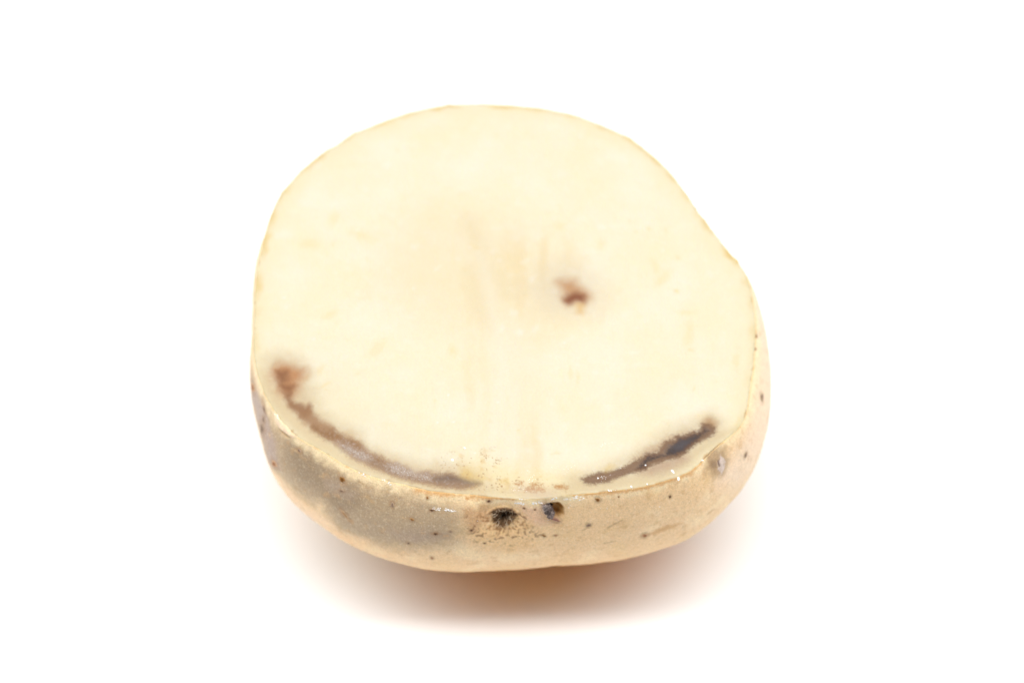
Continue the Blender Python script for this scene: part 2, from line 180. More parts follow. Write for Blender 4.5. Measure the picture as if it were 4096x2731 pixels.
FACEM = [(-30.805, 19.003, 0.689, 1.403, -0.232, 'yellow'), (-30.441, -2.597, 1.088, 0.552, 0.665, 'yellow'), (-34.515, 13.261, 1.19, 0.8, 0.0, 'yellow'), (-22.206, -9.997, 0.792, 1.581, -0.634, 'yellow'), (-9.799, -10.466, 0.504, 0.843, 0.0, 'yellow'), (24.306, 8.097, 0.452, 1.753, 0.229, 'yellow'), (25.468, 5.346, 0.632, 1.495, -0.668, 'yellow'), (29.437, -2.213, 1.02, 0.48, 0.0, 'yellow'), (29.385, -7.168, 0.578, 2.08, -0.092, 'yellow'), (-25.806, 15.265, 1.739, 0.776, -0.45, 'yellow'), (-6.39, 12.462, 0.98, 0.375, -0.656, 'yellow'), (9.593, -15.127, 0.286, 0.833, 0.0, 'yellow'), (10.793, -16.329, 0.214, 0.738, 0.0, 'yellow'), (36.916, -12.804, 0.431, 1.118, 0.0, 'yellow'), (31.368, -24.723, 1.554, 0.812, 0.0, 'yellow'), (-34.013, -16.513, 0.413, 0.825, -0.801, 'yellow'), (-30.739, -17.894, 0.252, 1.127, -0.885, 'yellow'), (-31.593, -14.663, 0.378, 0.805, -0.433, 'yellow'), (-12.497, -21.097, 0.213, 0.273, 0.0, 'yellow'), (15.175, 13.261, 0.595, 0.999, 0.0, 'yellow'), (8.525, 17.281, 1.346, 0.606, 0.0, 'yellow'), (-16.557, 12.529, 0.597, 0.515, 0.0, 'white'), (-3.111, 11.556, 0.622, 0.37, 0.756, 'white'), (-2.04, 9.561, 0.383, 0.341, 0.0, 'white'), (2.209, 9.277, 0.636, 0.327, 0.557, 'white'), (3.806, 5.715, 0.877, 0.457, 0.838, 'white'), (10.042, 7.181, 0.629, 0.327, -0.56, 'white'), (15.288, 17.315, 0.472, 0.464, 0.0, 'white'), (9.351, 2.8, 0.337, 0.446, 0.0, 'white'), (0.377, -2.191, 0.586, 0.66, 0.0, 'white'), (4.124, -5.482, 0.524, 0.446, 0.83, 'white'), (-12.636, 7.746, 0.581, 0.309, 0.851, 'white'), (-9.27, 9.845, 0.425, 0.455, 0.0, 'white'), (8.356, -10.633, 0.496, 0.269, 0.0, 'white'), (-1.583, -5.482, 0.417, 0.764, 0.0, 'white'), (8.572, -9.824, 0.248, 0.324, 0.0, 'white'), (-34.265, 31.803, 0.7, 0.723, 0.0, 'white'), (13.648, -15.181, 0.411, 0.266, 0.0, 'white'), (-38.888, 15.289, 0.942, 1.154, 0.0, 'white'), (20.137, -10.902, 0.662, 0.269, 0.0, 'white'), (10.798, -13.315, 0.412, 0.214, 0.0, 'white'), (28.036, -25.662, 0.567, 0.258, 0.0, 'white'), (-24.857, -19.147, 0.164, 0.21, 0.0, 'white'), (-9.541, -33.226, 0.281, 0.202, 0.0, 'white'), (1.331, -6.572, 0.416, 0.544, 0.0, 'white'), (-7.168, 12.414, 0.427, 0.401, 0.0, 'white'), (9.791, 17.315, 0.687, 0.522, 0.0, 'white'), (-21.793, 31.803, 0.613, 0.482, 0.0, 'white'), (10.023, -9.716, 0.414, 0.216, 0.0, 'white'), (7.157, 2.354, 0.21, 0.279, 0.0, 'white')]
LENTS = [(-27.657, 2.555, 0.374, 0.507, -1.012, 'hole'), (-27.143, 4.435, 0.399, 0.224, -0.514, 'grey'), (-26.051, 8.916, 0.399, 0.888, -0.717, 'scar'), (-18.983, 3.916, 0.293, 0.458, -0.598, 'grey'), (-13.908, 1.301, 0.197, 0.213, -0.173, 'brown'), (-12.88, 3.313, 0.346, 0.222, -0.159, 'dark'), (-15.642, 5.587, 0.301, 0.241, 0.293, 'brown'), (-11.98, 7.788, 0.412, 0.282, -0.142, 'dark'), (-9.796, 7.028, 0.225, 0.163, -0.068, 'grey'), (-16.028, 11.141, 0.246, 0.282, 0.032, 'grey'), (-12.687, 14.861, 0.235, 0.466, 0.069, 'red'), (-6.583, 6.637, 0.258, 0.205, -0.71, 'dark'), (-4.077, 0.927, 0.324, 0.274, -0.087, 'dark'), (1.641, 2.013, 0.201, 0.207, 0.006, 'dark'), (3.376, 2.22, 0.161, 0.159, 0.06, 'dark'), (-4.591, 9.856, 0.193, 0.203, 0.008, 'dark'), (4.789, 8.54, 0.396, 0.176, 0.741, 'brown'), (-6.647, 6.641, 0.243, 0.213, -0.5, 'dark'), (13.463, 1.463, 0.366, 0.394, -0.34, 'brown'), (16.74, 1.375, 0.114, 0.151, 0.085, 'brown'), (11.857, 6.798, 0.354, 0.363, 0.006, 'grey'), (20.531, 11.567, 0.443, 0.558, -0.189, 'red'), (24.386, 3.476, 0.167, 0.32, 0.077, 'dark'), (6.717, 8.818, 0.244, 0.201, 0.172, 'red'), (48.612, 3.752, 0.529, 0.533, 0.405, 'grey'), (39.1, 5.72, 0.342, 0.393, 0.424, 'grey'), (58.477, 0.0, 0.552, 0.276, 0.889, 'brown'), (55.567, 0.052, 0.389, 0.203, 0.879, 'brown'), (-45.392, 4.15, 0.655, 0.462, -0.911, 'greyd'), (-45.585, 6.594, 1.422, 0.907, -0.945, 'greyd'), (-52.404, 4.818, 1.394, 0.779, -0.925, 'red'), (-40.572, 9.464, 1.148, 0.569, -0.878, 'red'), (-45.907, 2.367, 0.438, 0.629, -1.097, 'greyd'), (-35.946, 2.05, 0.404, 0.199, 0.129, 'greyd')]
GLINT_RUNS = [((-0.029, 0.972), (1.577, 1.052), 26), ((2.798, 0.96), (4.789, 0.913), 26), ((6.01, 0.741), (6.91, 0.262), 16), ((8.002, 0.879), (9.223, 0.927), 14), ((9.48, 0.884), (10.315, 0.487), 16), ((10.443, 1.239), (11.279, 0.842), 6), ((0.742, 0.132), (2.027, 0.175), 4), ((-13.008, 3.22), (-11.466, 3.035), 12), ((-11.016, 2.976), (-9.153, 2.973), 22), ((15.262, 0.0), (18.989, 0.0), 6), ((-43.014, 0.047), (-40.958, 0.0), 8), ((-25.665, 0.21), (-23.288, 0.212), 7), ((-21.553, 0.161), (-19.626, 0.54), 8)]
GLINT_PTS = [(8.773, 2.681), (9.094, 2.158), (5.625, 1.349), (5.882, 1.437), (-5.748, 4.763), (5.496, 4.949), (8.837, 2.682), (14.812, 3.533), (18.924, 4.041), (22.651, 4.947), (13.849, 3.356), (22.715, 4.991), (31.003, 0.189), (36.851, 3.162)]
GLINTS = [((13.74, -30.187), (16.827, -29.927)), ((17.017, -34.841), (18.146, -34.584)), ((14.425, -36.889), (15.142, -36.634)), ((1.465, -36.015), (5.132, -36.079)), ((0.039, -39.2), (1.864, -39.327)), ((2.784, -37.293), (3.394, -37.356)), ((6.16, -34.99), (10.034, -35.118))]
GLINT_FLAKES = [(25.664, -35.546, 0.451, 0.214, 0.0), (26.578, -36.991, 0.41, 0.214, -0.611), (21.389, -34.327, 0.164, 0.16, 0.0), (13.711, -36.953, 0.164, 0.16, 0.0), (30.549, -33.361, 0.082, 0.267, 0.0), (15.338, -39.332, 0.205, 0.107, 0.0), (19.007, -38.609, 0.246, 0.16, 0.0), (21.508, -38.126, 0.205, 0.107, 0.0), (-9.563, -33.24, 0.287, 0.214, 0.0), (-7.594, -30.871, 0.246, 0.16, 0.0)]
NUBS = [(1.8152, 0.3, 0.5), (2.1887, 0.22, 0.5), (2.3128, 0.15, 0.6), (0.2485, 0.32, 0.7), (0.6021, 0.12, 0.6), (1.0768, 0.14, 0.6), (2.4548, 0.1, 0.6), (2.5834, 0.12, 0.5), (1.9656, 0.12, 0.4)]

# ------------------------------------------------------------------ numeric helpers
_PERM = np.random.RandomState(7).permutation(256)
_PERM = np.concatenate([_PERM, _PERM, _PERM])
_GRAD = np.random.RandomState(8).normal(size=(256, 3))
_GRAD /= np.linalg.norm(_GRAD, axis=1)[:, None]


def noise(x, y, z):
    """gradient noise, about -1..1"""
    x, y, z = np.broadcast_arrays(np.asarray(x, np.float64), np.asarray(y, np.float64), np.asarray(z, np.float64))
    xi, yi, zi = np.floor(x).astype(np.int64), np.floor(y).astype(np.int64), np.floor(z).astype(np.int64)
    fx, fy, fz = x - xi, y - yi, z - zi
    xi &= 255; yi &= 255; zi &= 255
    sx, sy, sz = fx * fx * (3 - 2 * fx), fy * fy * (3 - 2 * fy), fz * fz * (3 - 2 * fz)

    def g(a, b, c):
        h = _PERM[_PERM[_PERM[xi + a] + yi + b] + zi + c]
        G = _GRAD[h]
        return G[..., 0] * (fx - a) + G[..., 1] * (fy - b) + G[..., 2] * (fz - c)
    r = 0
    for a, wx in ((0, 1 - sx), (1, sx)):
        for b, wy in ((0, 1 - sy), (1, sy)):
            for c, wz in ((0, 1 - sz), (1, sz)):
                r = r + wx * wy * wz * g(a, b, c)
    return r * 1.6


def fbm(x, y, z, octaves=4, gain=0.5):
    r, a = 0, 1.0
    for k in range(octaves):
        r = r + a * noise(x * 2 ** k, y * 2 ** k, z * 2 ** k + 17.3 * k)
        a *= gain
    return r


def sstep(a, b, x):
    t = np.clip((x - a) / (b - a), 0, 1)
    return t * t * (3 - 2 * t)


def poly_sd(x, y, poly, margin=8.0):
    """signed distance to a closed outline, positive inside; far points get -margin"""
    poly = np.asarray(poly, float)
    lo, hi = poly.min(0) - margin, poly.max(0) + margin
    out = np.full(x.shape, -margin)
    m = (x > lo[0]) & (x < hi[0]) & (y > lo[1]) & (y < hi[1])
    px, py = x[m], y[m]
    d2 = np.full(px.shape, 1e9)
    inside = np.zeros(px.shape, bool)
    for a, b in zip(poly, np.roll(poly, -1, 0)):
        e = b - a
        wx, wy = px - a[0], py - a[1]
        t = np.clip((wx * e[0] + wy * e[1]) / max(e @ e, 1e-9), 0, 1)
        d2 = np.minimum(d2, (wx - t * e[0]) ** 2 + (wy - t * e[1]) ** 2)
        c = (a[1] > py) != (b[1] > py)
        inside ^= c & (wx < e[0] * wy / (e[1] if abs(e[1]) > 1e-9 else 1e-9))
    d = np.sqrt(d2)
    out[m] = np.where(inside, d, -d)
    return out


def lin(rgb):
    c = np.asarray(rgb, float) / 255.0
    return np.where(c <= 0.04045, c / 12.92, ((c + 0.055) / 1.055) ** 2.4)


def mix(col, rgb, m):
    col += (lin(rgb)[None] - col) * np.clip(m, 0, 1)[:, None]


# ------------------------------------------------------------------ scene helpers
def mesh_obj(name, verts, faces4=None, faces3=None, mat=None, parent=None, col=None, smooth=True):
    """verts in millimetres"""
    me = bpy.data.meshes.new(name)
    v = np.ascontiguousarray(np.asarray(verts, np.float32) * MM)
    loops, starts, n = [], [], 0
    for f, k in ((faces4, 4), (faces3, 3)):
        if f is not None and len(f):
            f = np.asarray(f, np.int32)
            loops.append(f.ravel())
            starts.append(n + k * np.arange(len(f), dtype=np.int32))
            n += f.size
    loops, starts = np.concatenate(loops), np.concatenate(starts)
    me.vertices.add(len(v)); me.vertices.foreach_set('co', v.ravel())
    me.loops.add(len(loops)); me.loops.foreach_set('vertex_index', loops)
    me.polygons.add(len(starts)); me.polygons.foreach_set('loop_start', starts)
    me.update(calc_edges=True)
    if smooth:
        me.polygons.foreach_set('use_smooth', np.ones(len(starts), bool))
    if col is not None:
        at = me.color_attributes.new('col', 'FLOAT_COLOR', 'POINT')
        c = np.ones((len(v), 4), np.float32); c[:, :3] = np.clip(col, 0, 1)
        at.data.foreach_set('color', c.ravel())
    me.validate()
    if mat: me.materials.append(mat)
    ob = bpy.data.objects.new(name, me)
    scene.collection.objects.link(ob)
    if parent is not None: ob.parent = parent
    return ob


def ring_quads(rows, n, start=0):
    i = np.arange(rows - 1)[:, None] * n + start
    j = np.arange(n)[None]
    j2 = (j + 1) % n
    return np.stack([i + j, i + n + j, i + n + j2, i + j2], -1).reshape(-1, 4)


def material(name, rough, spec=0.5, sss=0.0, radius=(1, 0.6, 0.3), scale=MM, grain=(), bump=(), tint=0.0, rough_var=0.0, coat=0.0):
    m = bpy.data.materials.new(name); m.use_nodes = True
    nt = m.node_tree; N, L = nt.nodes, nt.links
    p = N['Principled BSDF']
    tc = N.new('ShaderNodeTexCoord')
    at = N.new('ShaderNodeAttribute'); at.attribute_name = 'col'
    c = at.outputs['Color']
    for sc, amount in grain:                       # fine mottling too small for the mesh
        nz = N.new('ShaderNodeTexNoise'); nz.inputs['Scale'].default_value = sc; nz.inputs['Detail'].default_value = 2.0
        L.new(tc.outputs['Object'], nz.inputs['Vector'])
        mr = N.new('ShaderNodeMapRange')
        mr.inputs['From Min'].default_value, mr.inputs['From Max'].default_value = 0.25, 0.75
        mr.inputs['To Min'].default_value, mr.inputs['To Max'].default_value = 1 - amount, 1 + amount
        L.new(nz.outputs['Fac'], mr.inputs['Value'])
        mu = N.new('ShaderNodeVectorMath'); mu.operation = 'SCALE'
        L.new(c, mu.inputs[0]); L.new(mr.outputs['Result'], mu.inputs['Scale'])
        c = mu.outputs[0]
    L.new(c, p.inputs['Base Color'])
    p.inputs['Roughness'].default_value = rough
    if rough_var:
        nz = N.new('ShaderNodeTexNoise'); nz.inputs['Scale'].default_value = 260.0
        L.new(tc.outputs['Object'], nz.inputs['Vector'])
        mr = N.new('ShaderNodeMapRange')
        mr.inputs['To Min'].default_value, mr.inputs['To Max'].default_value = rough - rough_var, rough + rough_var
        L.new(nz.outputs['Fac'], mr.inputs['Value']); L.new(mr.outputs['Result'], p.inputs['Roughness'])
    p.inputs['Specular IOR Level'].default_value = spec
    p.inputs['Subsurface Weight'].default_value = sss
    p.inputs['Subsurface Radius'].default_value = radius
    p.inputs['Subsurface Scale'].default_value = scale
    p.inputs['Coat Weight'].default_value = coat
    p.inputs['Coat Roughness'].default_value = 0.2
    prev = None
    for sc, dist in bump:
        nz = N.new('ShaderNodeTexNoise'); nz.inputs['Scale'].default_value = sc; nz.inputs['Detail'].default_value = 3.0
        L.new(tc.outputs['Object'], nz.inputs['Vector'])
        b = N.new('ShaderNodeBump'); b.inputs['Strength'].default_value = 1.0; b.inputs['Distance'].default_value = dist * MM
        L.new(nz.outputs['Fac'], b.inputs['Height'])
        if prev: L.new(prev, b.inputs['Normal'])
        prev = b.outputs['Normal']
    if prev: L.new(prev, p.inputs['Normal'])
    return m


# ------------------------------------------------------------------ the white surface it lies on
def plain(name, rgb, rough):
    m = bpy.data.materials.new(name); m.use_nodes = True
    p = m.node_tree.nodes['Principled BSDF']
    p.inputs['Base Color'].default_value = (*rgb, 1); p.inputs['Roughness'].default_value = rough
    p.inputs['Specular IOR Level'].default_value = 0.25
    return m


tm = plain('white_card', (0.94, 0.94, 0.94), 0.75)
n_ = 48
g = np.linspace(-1600, 1600, n_)
X, Y = np.meshgrid(g, g)
q = (np.arange(n_ - 1)[:, None] * n_ + np.arange(n_ - 1)[None]).reshape(-1)
table = mesh_obj('table', np.stack([X.ravel(), Y.ravel(), np.zeros(n_ * n_)], -1), np.stack([q, q + 1, q + n_ + 1, q + n_], -1), None, tm)
table['kind'] = 'structure'
table['label'] = 'seamless plain white table surface under the potato'

# ------------------------------------------------------------------ the potato
potato = bpy.data.objects.new('potato_half', None)
scene.collection.objects.link(potato)
potato.empty_display_size = 0.02
potato['label'] = 'halved potato lying cut side up with dark bruised arcs and brown spot in pale flesh'
potato['category'] = 'potato'

MAT_FLESH = material('potato_flesh', 0.5, 0.2, sss=0.35, radius=(1.8, 1.2, 0.6), grain=((3200, 0.035),), bump=((700, 0.035), (2600, 0.02)), rough_var=0.1)
MAT_SKIN = material('potato_skin', 0.55, 0.3, sss=0.22, radius=(1.2, 0.7, 0.35), grain=((2200, 0.06), (5200, 0.17)), bump=((1300, 0.10), (4200, 0.09)), rough_var=0.1)
MAT_DARK = material('dry_scar', 0.8, 0.15, grain=((3000, 0.3),), bump=((3000, 0.08),))
MAT_FIBRE = material('fibre', 0.7, 0.2, grain=((2000, 0.2),))
MAT_STARCH_GLINT = material('starch_glint', 0.25, 0.6, grain=((3000, 0.04),), bump=((3000, 0.03),))  # glossy white for starch flakes and for glints shaped as shards

NT = 1500
TH = theta_samples(NT)
RIM = per_lerp(TH, RIM_T, RIM_R)
NUB = np.zeros(NT)                                        # little raised warts on the far edge
for a_, h_, w_ in NUBS:
    NUB += h_ * np.exp(-((((TH - a_ + math.pi) % (2 * math.pi)) - math.pi) * 43 / w_) ** 2)
RAG = 0.10 * noise(TH * 14, 2.2, 0.7) + 0.06 * noise(TH * 45, 5.2, 0.7)
RIM = RIM + NUB + RAG

# ---- skin: grid from the cut edge to the bottom
ROWS = 240
SP, SV = body_grid(TH, RIM_T, RIM_R, RIM_T, BULGE, 400)
_w = np.exp(-(SV / 1.2) ** 2) * (NUB + RAG)[None]
SP[..., 0] += _w * np.cos(TH)[None]; SP[..., 1] += _w * np.sin(TH)[None]
# resample rows: dense near the edge where it shows
_k = np.concatenate([np.linspace(0, 0.72, ROWS - 30, endpoint=False), np.linspace(0.72, 1, 30)])
_i = _k * (SP.shape[0] - 1)
_a = np.clip(_i.astype(int), 0, SP.shape[0] - 2); _f = (_i - _a)
SP = SP[_a] * (1 - _f)[:, None, None] + SP[_a + 1] * _f[:, None, None]
SV = SV[_a] * (1 - _f)[:, None] + SV[_a + 1] * _f[:, None]
U = np.broadcast_to(((TH + math.pi / 2 + math.pi) % (2 * math.pi) - math.pi)[None] * 42.0, SV.shape).copy()


def grid_normals(P):
    dt = np.roll(P, -1, 1) - np.roll(P, 1, 1)
    dr = np.gradient(P, axis=0)
    n = np.cross(dr, dt)
    return n / np.maximum(np.linalg.norm(n, axis=-1, keepdims=True), 1e-9)


SN = grid_normals(SP)
u, v = U.ravel(), SV.ravel()
x3, y3, z3 = SP[..., 0].ravel(), SP[..., 1].ravel(), SP[..., 2].ravel()
low = fbm(x3 / 14, y3 / 14, z3 / 14, 2)
disp = 0.12 * low * sstep(0, 4, v) + 0.05 * fbm(x3 / 2.2, y3 / 2.2, z3 / 2.2, 3) * sstep(0, 1.5, v)
w1 = 0.25 * noise(u / 0.7, v / 0.7, 3.1)
sd1 = poly_sd(u, v, SKINP['pit1']) + w1 * 0.5
disp -= 1.35 * sstep(-0.35, 1.3, sd1) + 0.75 * sstep(-3.2, 0.6, sd1)
disp += 0.35 * sstep(-0.6, 0.25, poly_sd(u, v, SKINP['brow']))
sd2 = poly_sd(u, v, SKINP['pit2']) + w1 * 0.3
disp -= 1.5 * sstep(-0.2, 1.1, sd2) + 0.3 * sstep(-1.8, 0.4, sd2)
disp += 0.55 * sstep(-0.5, 0.4, poly_sd(u, v, SKINP['pit2_dark'])) + 0.35 * sstep(-0.2, 0.2, poly_sd(u, v, SKINP['pit2_red']))
sdn = poly_sd(u, v, SKINP['nub'])
m2_ = fbm(x3 / 0.9, y3 / 0.9, z3 / 0.9, 2)
disp += 0.35 * sstep(-3.0, 1.5, sdn) + 0.06 * m2_ * sstep(-1, 1, sdn)
disp -= 0.35 * sstep(-0.1, 0.35, poly_sd(u, v, SKINP['nub_slit']))
disp += 0.18 * sstep(-0.2, 0.5, poly_sd(u, v, SKINP['flap'])) - 0.25 * sstep(-0.15, 0.2, poly_sd(u, v, SKINP['flapd']))
edge = 1 - sstep(0, 0.9, v)
disp += 0.0 * edge + 0.04 * noise(u / 0.8, 4.2, 1.7) * edge
SP = SP + SN * disp.reshape(SV.shape)[..., None]
SP[0, :, 2] = H - 0.10 + 0.07 * noise(U[0] / 1.1, 0.3, 9.0) + 0.05 * noise(U[0] / 0.35, 0.3, 5.0)
SP[..., 2] = np.maximum(SP[..., 2], 0.0)
SN = grid_normals(SP)

# ---- skin colour: the peel's own tones, plus a warm bounce tint underneath
BASE_SKIN = (226, 192, 147)
sc = np.tile(lin(BASE_SKIN), (u.size, 1))
m1 = fbm(x3 / 5, y3 / 5, z3 / 5, 3)
m2 = fbm(x3 / 1.6 + 40, y3 / 1.6, z3 / 1.6, 3)
m3 = fbm(x3 / 0.5, y3 / 0.5 + 30, z3 / 0.5, 2)
wob = 0.9 * m2


def sp_mask(key, a, b, warp=0.0, fine=0.0):
    return sstep(a, b, poly_sd(u, v, SKINP[key], max(8.0, -a + 4)) + warp * m2 + fine * m3)


mix(sc, (238, 214, 172), 0.6 * sstep(0.0, 0.9, m1))
mix(sc, (222, 186, 132), 0.5 * sstep(0.0, 0.9, -m1))
mix(sc, (224, 158, 78), 0.95 * sstep(21, 26, v) * sstep(-34, -10, u) * sstep(50, 28, u))  # unseen underside tinted orange to warm the light bounced into the shadow
mix(sc, (234, 208, 180), 0.8 * sp_mask('rightpink', -4, 1.5))
mix(sc, (226, 186, 130), 0.55 * sp_mask('eyetan', -3, 1.0, 0.6))  # yellow-tan peel about the stem scar
mix(sc, (169, 146, 117), 0.95 * sp_mask('grey', -4.6, 1.4, 1.0, 0.25))
mix(sc, (142, 121, 95), 0.8 * sp_mask('grey_dark', -3.4, 0.8, 0.8, 0.25))
mix(sc, (165, 142, 110), 0.5 * sp_mask('grey_d2', -2.0, 0.6, 0.5))
mix(sc, (168, 146, 134), 0.8 * sp_mask('violet', -1.6, 0.8, 0.4))
mix(sc, (170, 146, 126), 0.5 * sp_mask('violet2', -1.5, 1.0, 0.5))
mix(sc, (172, 150, 130), 0.5 * sp_mask('violet3', -1.0, 0.8, 0.5))
mix(sc, (238, 205, 168), 0.7 * sp_mask('peach', -1.5, 0.8, 0.4))
mix(sc, (235, 195, 148), 0.55 * sp_mask('peach2', -1.5, 0.8, 0.4))
mix(sc, (218, 176, 145), 0.6 * sp_mask('eyepink', -0.8, 0.8, 0.4))
mix(sc, (188, 146, 104), 0.75 * sp_mask('brownl', -1.0, 0.8, 0.6))
# blotches and the fine dry scurf of the peel
mix(sc, (196, 154, 102), 0.42 * sstep(0.2, 0.9, m2))
mix(sc, (243, 226, 196), 0.18 * sstep(0.2, 0.9, m3))
mix(sc, (150, 122, 88), 0.16 * sstep(0.25, 0.95, -m3))
fz = noise(u / 0.20, v / 0.16, 2.0) + 0.6 * noise(u / 0.11, v / 0.10, 8.0)
mix(sc, (250, 238, 215), 0.36 * sstep(0.3, 0.95, fz))
mix(sc, (140, 112, 78), 0.26 * sstep(0.3, 0.95, -fz))
# the cut edge of the peel
mix(sc, (166, 108, 58), np.clip(np.broadcast_to(NUB[None] * 3.2, SV.shape).ravel(), 0, 0.8) * sstep(1.6, 0.2, v))
edgew = sstep(2.6, 0.0, v + 0.9 * m2)
mix(sc, (240, 220, 178), 0.62 * edgew)
mix(sc, (218, 184, 130), 0.6 * sstep(0.5, 0.1, v))
mix(sc, (190, 134, 72), 0.6 * sstep(0.4, 0.05, v) * sstep(0.0, 0.5, noise(u / 1.5, 1.1, 4.0) + 0.3 * noise(u / 0.3, 3.1, 4.0)))
for k, amt in (('rimorange', 0.7), ('rimorange2', 0.75), ('rimorange3', 0.7)):
    mix(sc, (202, 144, 80), amt * sp_mask(k, -0.6, 0.25, 0.2, 0.45))
mix(sc, (150, 110, 66), 0.7 * sp_mask('flapd', -0.15, 0.2, 0.05))
mix(sc, (236, 208, 180), 0.6 * sp_mask('flap', -0.3, 0.3, 0.1))
mix(sc, (158, 128, 94), 0.8 * sp_mask('nub', -1.6, 0.5, 0.4, 0.25))
mix(sc, (136, 108, 80), 0.6 * sp_mask('nub_dark', -0.4, 0.4, 0.15, 0.25))
mix(sc, (210, 193, 184), 0.85 * sp_mask('nub_white', -0.35, 0.3, 0.25, 0.45))
mix(sc, (120, 92, 74), 0.9 * sp_mask('nub_slit', -0.06, 0.12))
mix(sc, (182, 140, 92), 0.6 * sp_mask('wrinkle', -0.2, 0.3, 0.1))
mix(sc, (192, 142, 84), 0.6 * sp_mask('lr_orange', -0.5, 0.3, 0.3, 0.3))
# streaks of dirt fanning out below the stem scar
c1 = np.mean(SKINP['pit1'], 0)
ang, rad = np.arctan2(v - c1[1], u - c1[0]), np.hypot(u - c1[0], v - c1[1])
sdd = sp_mask('dirt', -1.4, 0.6, 0.5)
angw = ang + 0.25 * m2
fan = 0.25 + noise(angw * 7, rad / 0.8 + 0.6 * m2, 5.0) + 0.9 * noise(u / 0.4, v / 0.55, 9.0) + 0.5 * m1
mix(sc, (128, 92, 54), 0.72 * sdd * sstep(0.34, 0.85, fan))
mix(sc, (172, 122, 72), 0.6 * sdd * sstep(-0.1, 0.7, fan) * sstep(6.0, 2.0, rad))
mix(sc, (112, 76, 44), 0.85 * sp_mask('brow', -0.30, 0.15, 0.1, 0.15) * sstep(-0.6, 0.5, m3 + 0.5))
mix(sc, (140, 102, 62), 0.9 * sstep(-0.45, 0.2, sd1 + 0.25 * m3))
mix(sc, (78, 56, 36), 0.95 * sstep(0.0, 0.6, sd1 + 0.15 * m3))
mix(sc, (190, 138, 66), 0.85 * sstep(-0.15, 0.35, sd2))
mix(sc, (150, 96, 30), 0.8 * sp_mask('pit2_amber', -0.1, 0.25))
mix(sc, (112, 92, 84), 0.85 * sp_mask('pit2_dark', -0.55, 0.15, 0.1, 0.25))
mix(sc, (70, 58, 56), 0.85 * sp_mask('pit2_dark', -0.05, 0.35, 0.1, 0.25))
mix(sc, (84, 30, 16), 0.95 * sp_mask('pit2_red', -0.14, 0.08))
mix(sc, (150, 112, 96), 0.5 * sp_mask('pit2_red', -0.8, 0.1))
# stained ring of peel about each lenticel
for cu, cv, ru, rv, an, tone in LENTS:
    sel = np.nonzero((abs(u - cu) < 2.5) & (abs(v - cv) < 2.5))[0]
    du, dv = u[sel] - cu, v[sel] - cv
    e_ = np.hypot((du * math.cos(an) + dv * math.sin(an)) / ru, (-du * math.sin(an) + dv * math.cos(an)) / rv) + 0.5 * m3[sel] + 0.3 * m2[sel]
    sub = sc[sel]; mix(sub, (150, 112, 76), 0.5 * sstep(2.6, 0.9, e_)); sc[sel] = sub
# faint scuffs
for k in ('scuff', 'scuff2', 'scuff3', 'scuff4'):
    mix(sc, (150, 116, 76), 0.5 * sp_mask(k, -0.15, 0.08, 0.05, 0.12))
# odd dots
dots = noise(u / 0.55, v / 0.5, 31.0)
mix(sc, (120, 88, 56), 0.7 * sstep(0.86, 1.0, dots + 0.15 * m1))

# closed solid: outer grid + bottom + a hidden cap just under the cut face
capP = np.stack([CEN[0] + (RIM * 0.992 - 0.15) * np.cos(TH), CEN[1] + (RIM * 0.992 - 0.15) * np.sin(TH), np.full(NT, H - 0.9)], -1)
verts = np.concatenate([SP.reshape(-1, 3), capP, [[CEN[0], CEN[1], H - 0.9]], [[CEN[0], CEN[1], 0.0]]])
nv = SP.shape[0] * NT
j = np.arange(NT); j2 = (j + 1) % NT
f4 = np.concatenate([ring_quads(SP.shape[0], NT), np.stack([nv + j, j, j2, nv + j2], -1)])
lastr = (SP.shape[0] - 1) * NT
f3 = np.concatenate([np.stack([np.full(NT, nv + NT), nv + j, nv + j2], -1), np.stack([lastr + j, np.full(NT, nv + NT + 1), lastr + j2], -1)])
colx = np.concatenate([sc, np.tile(lin((240, 225, 190)), (NT + 1, 1)), [lin(BASE_SKIN)]])
skin = mesh_obj('skin', verts, f4, f3, MAT_SKIN, potato, colx)


def surf(uu, vv):
    """chart -> point and normal on the finished skin"""
    t = uu / 42.0 - math.pi / 2
    t = (t + math.pi) % (2 * math.pi) - math.pi
    fj = np.interp(t, np.concatenate([TH, [math.pi]]), np.arange(NT + 1))
    a = int(fj) % NT; b = (a + 1) % NT; w = fj - int(fj)
    fi = np.interp(vv, SV[:, a], np.arange(SV.shape[0]))
    i = min(int(fi), SV.shape[0] - 2); h = fi - i
    P = (SP[i, a] * (1 - w) + SP[i, b] * w) * (1 - h) + (SP[i + 1, a] * (1 - w) + SP[i + 1, b] * w) * h
    return P, SN[i, a]


# ---- flesh: polar grid over the cut face
NR = 300
S = np.linspace(0.004, 1, NR) ** 0.75
fr = S[:, None] * (RIM - 0.03)[None]
FX = CEN[0] + fr * np.cos(TH)[None]; FY = CEN[1] + fr * np.sin(TH)[None]
x, y = FX.ravel(), FY.ravel()
rimd = ((RIM - 0.03)[None] - fr).ravel()                 # distance in from the edge
tt = np.broadcast_to(TH[None], FX.shape).ravel()
k1 = fbm(x / 9, y / 9, 1.0, 3)
k2 = fbm(x / 1.8, y / 1.8, 5.0, 3)
k3 = fbm(x / 0.45, y / 0.45, 11.0, 2)
k4 = noise(x / 0.16, y / 0.16, 21.0)
zz = H + 0.035 * k2 + 0.012 * k3 + 0.05 * noise(x / 3.0, y / 14.0, 2.0) + 0.02 * noise(x / 0.6, y / 9.0, 6.0)
zz -= 0.09 * sstep(0.22, 0.0, rimd) + 0.05 * sstep(2.5, 0.0, rimd)

fc = np.tile(lin((250, 236, 204)), (x.size, 1))


SOFT = 2.6


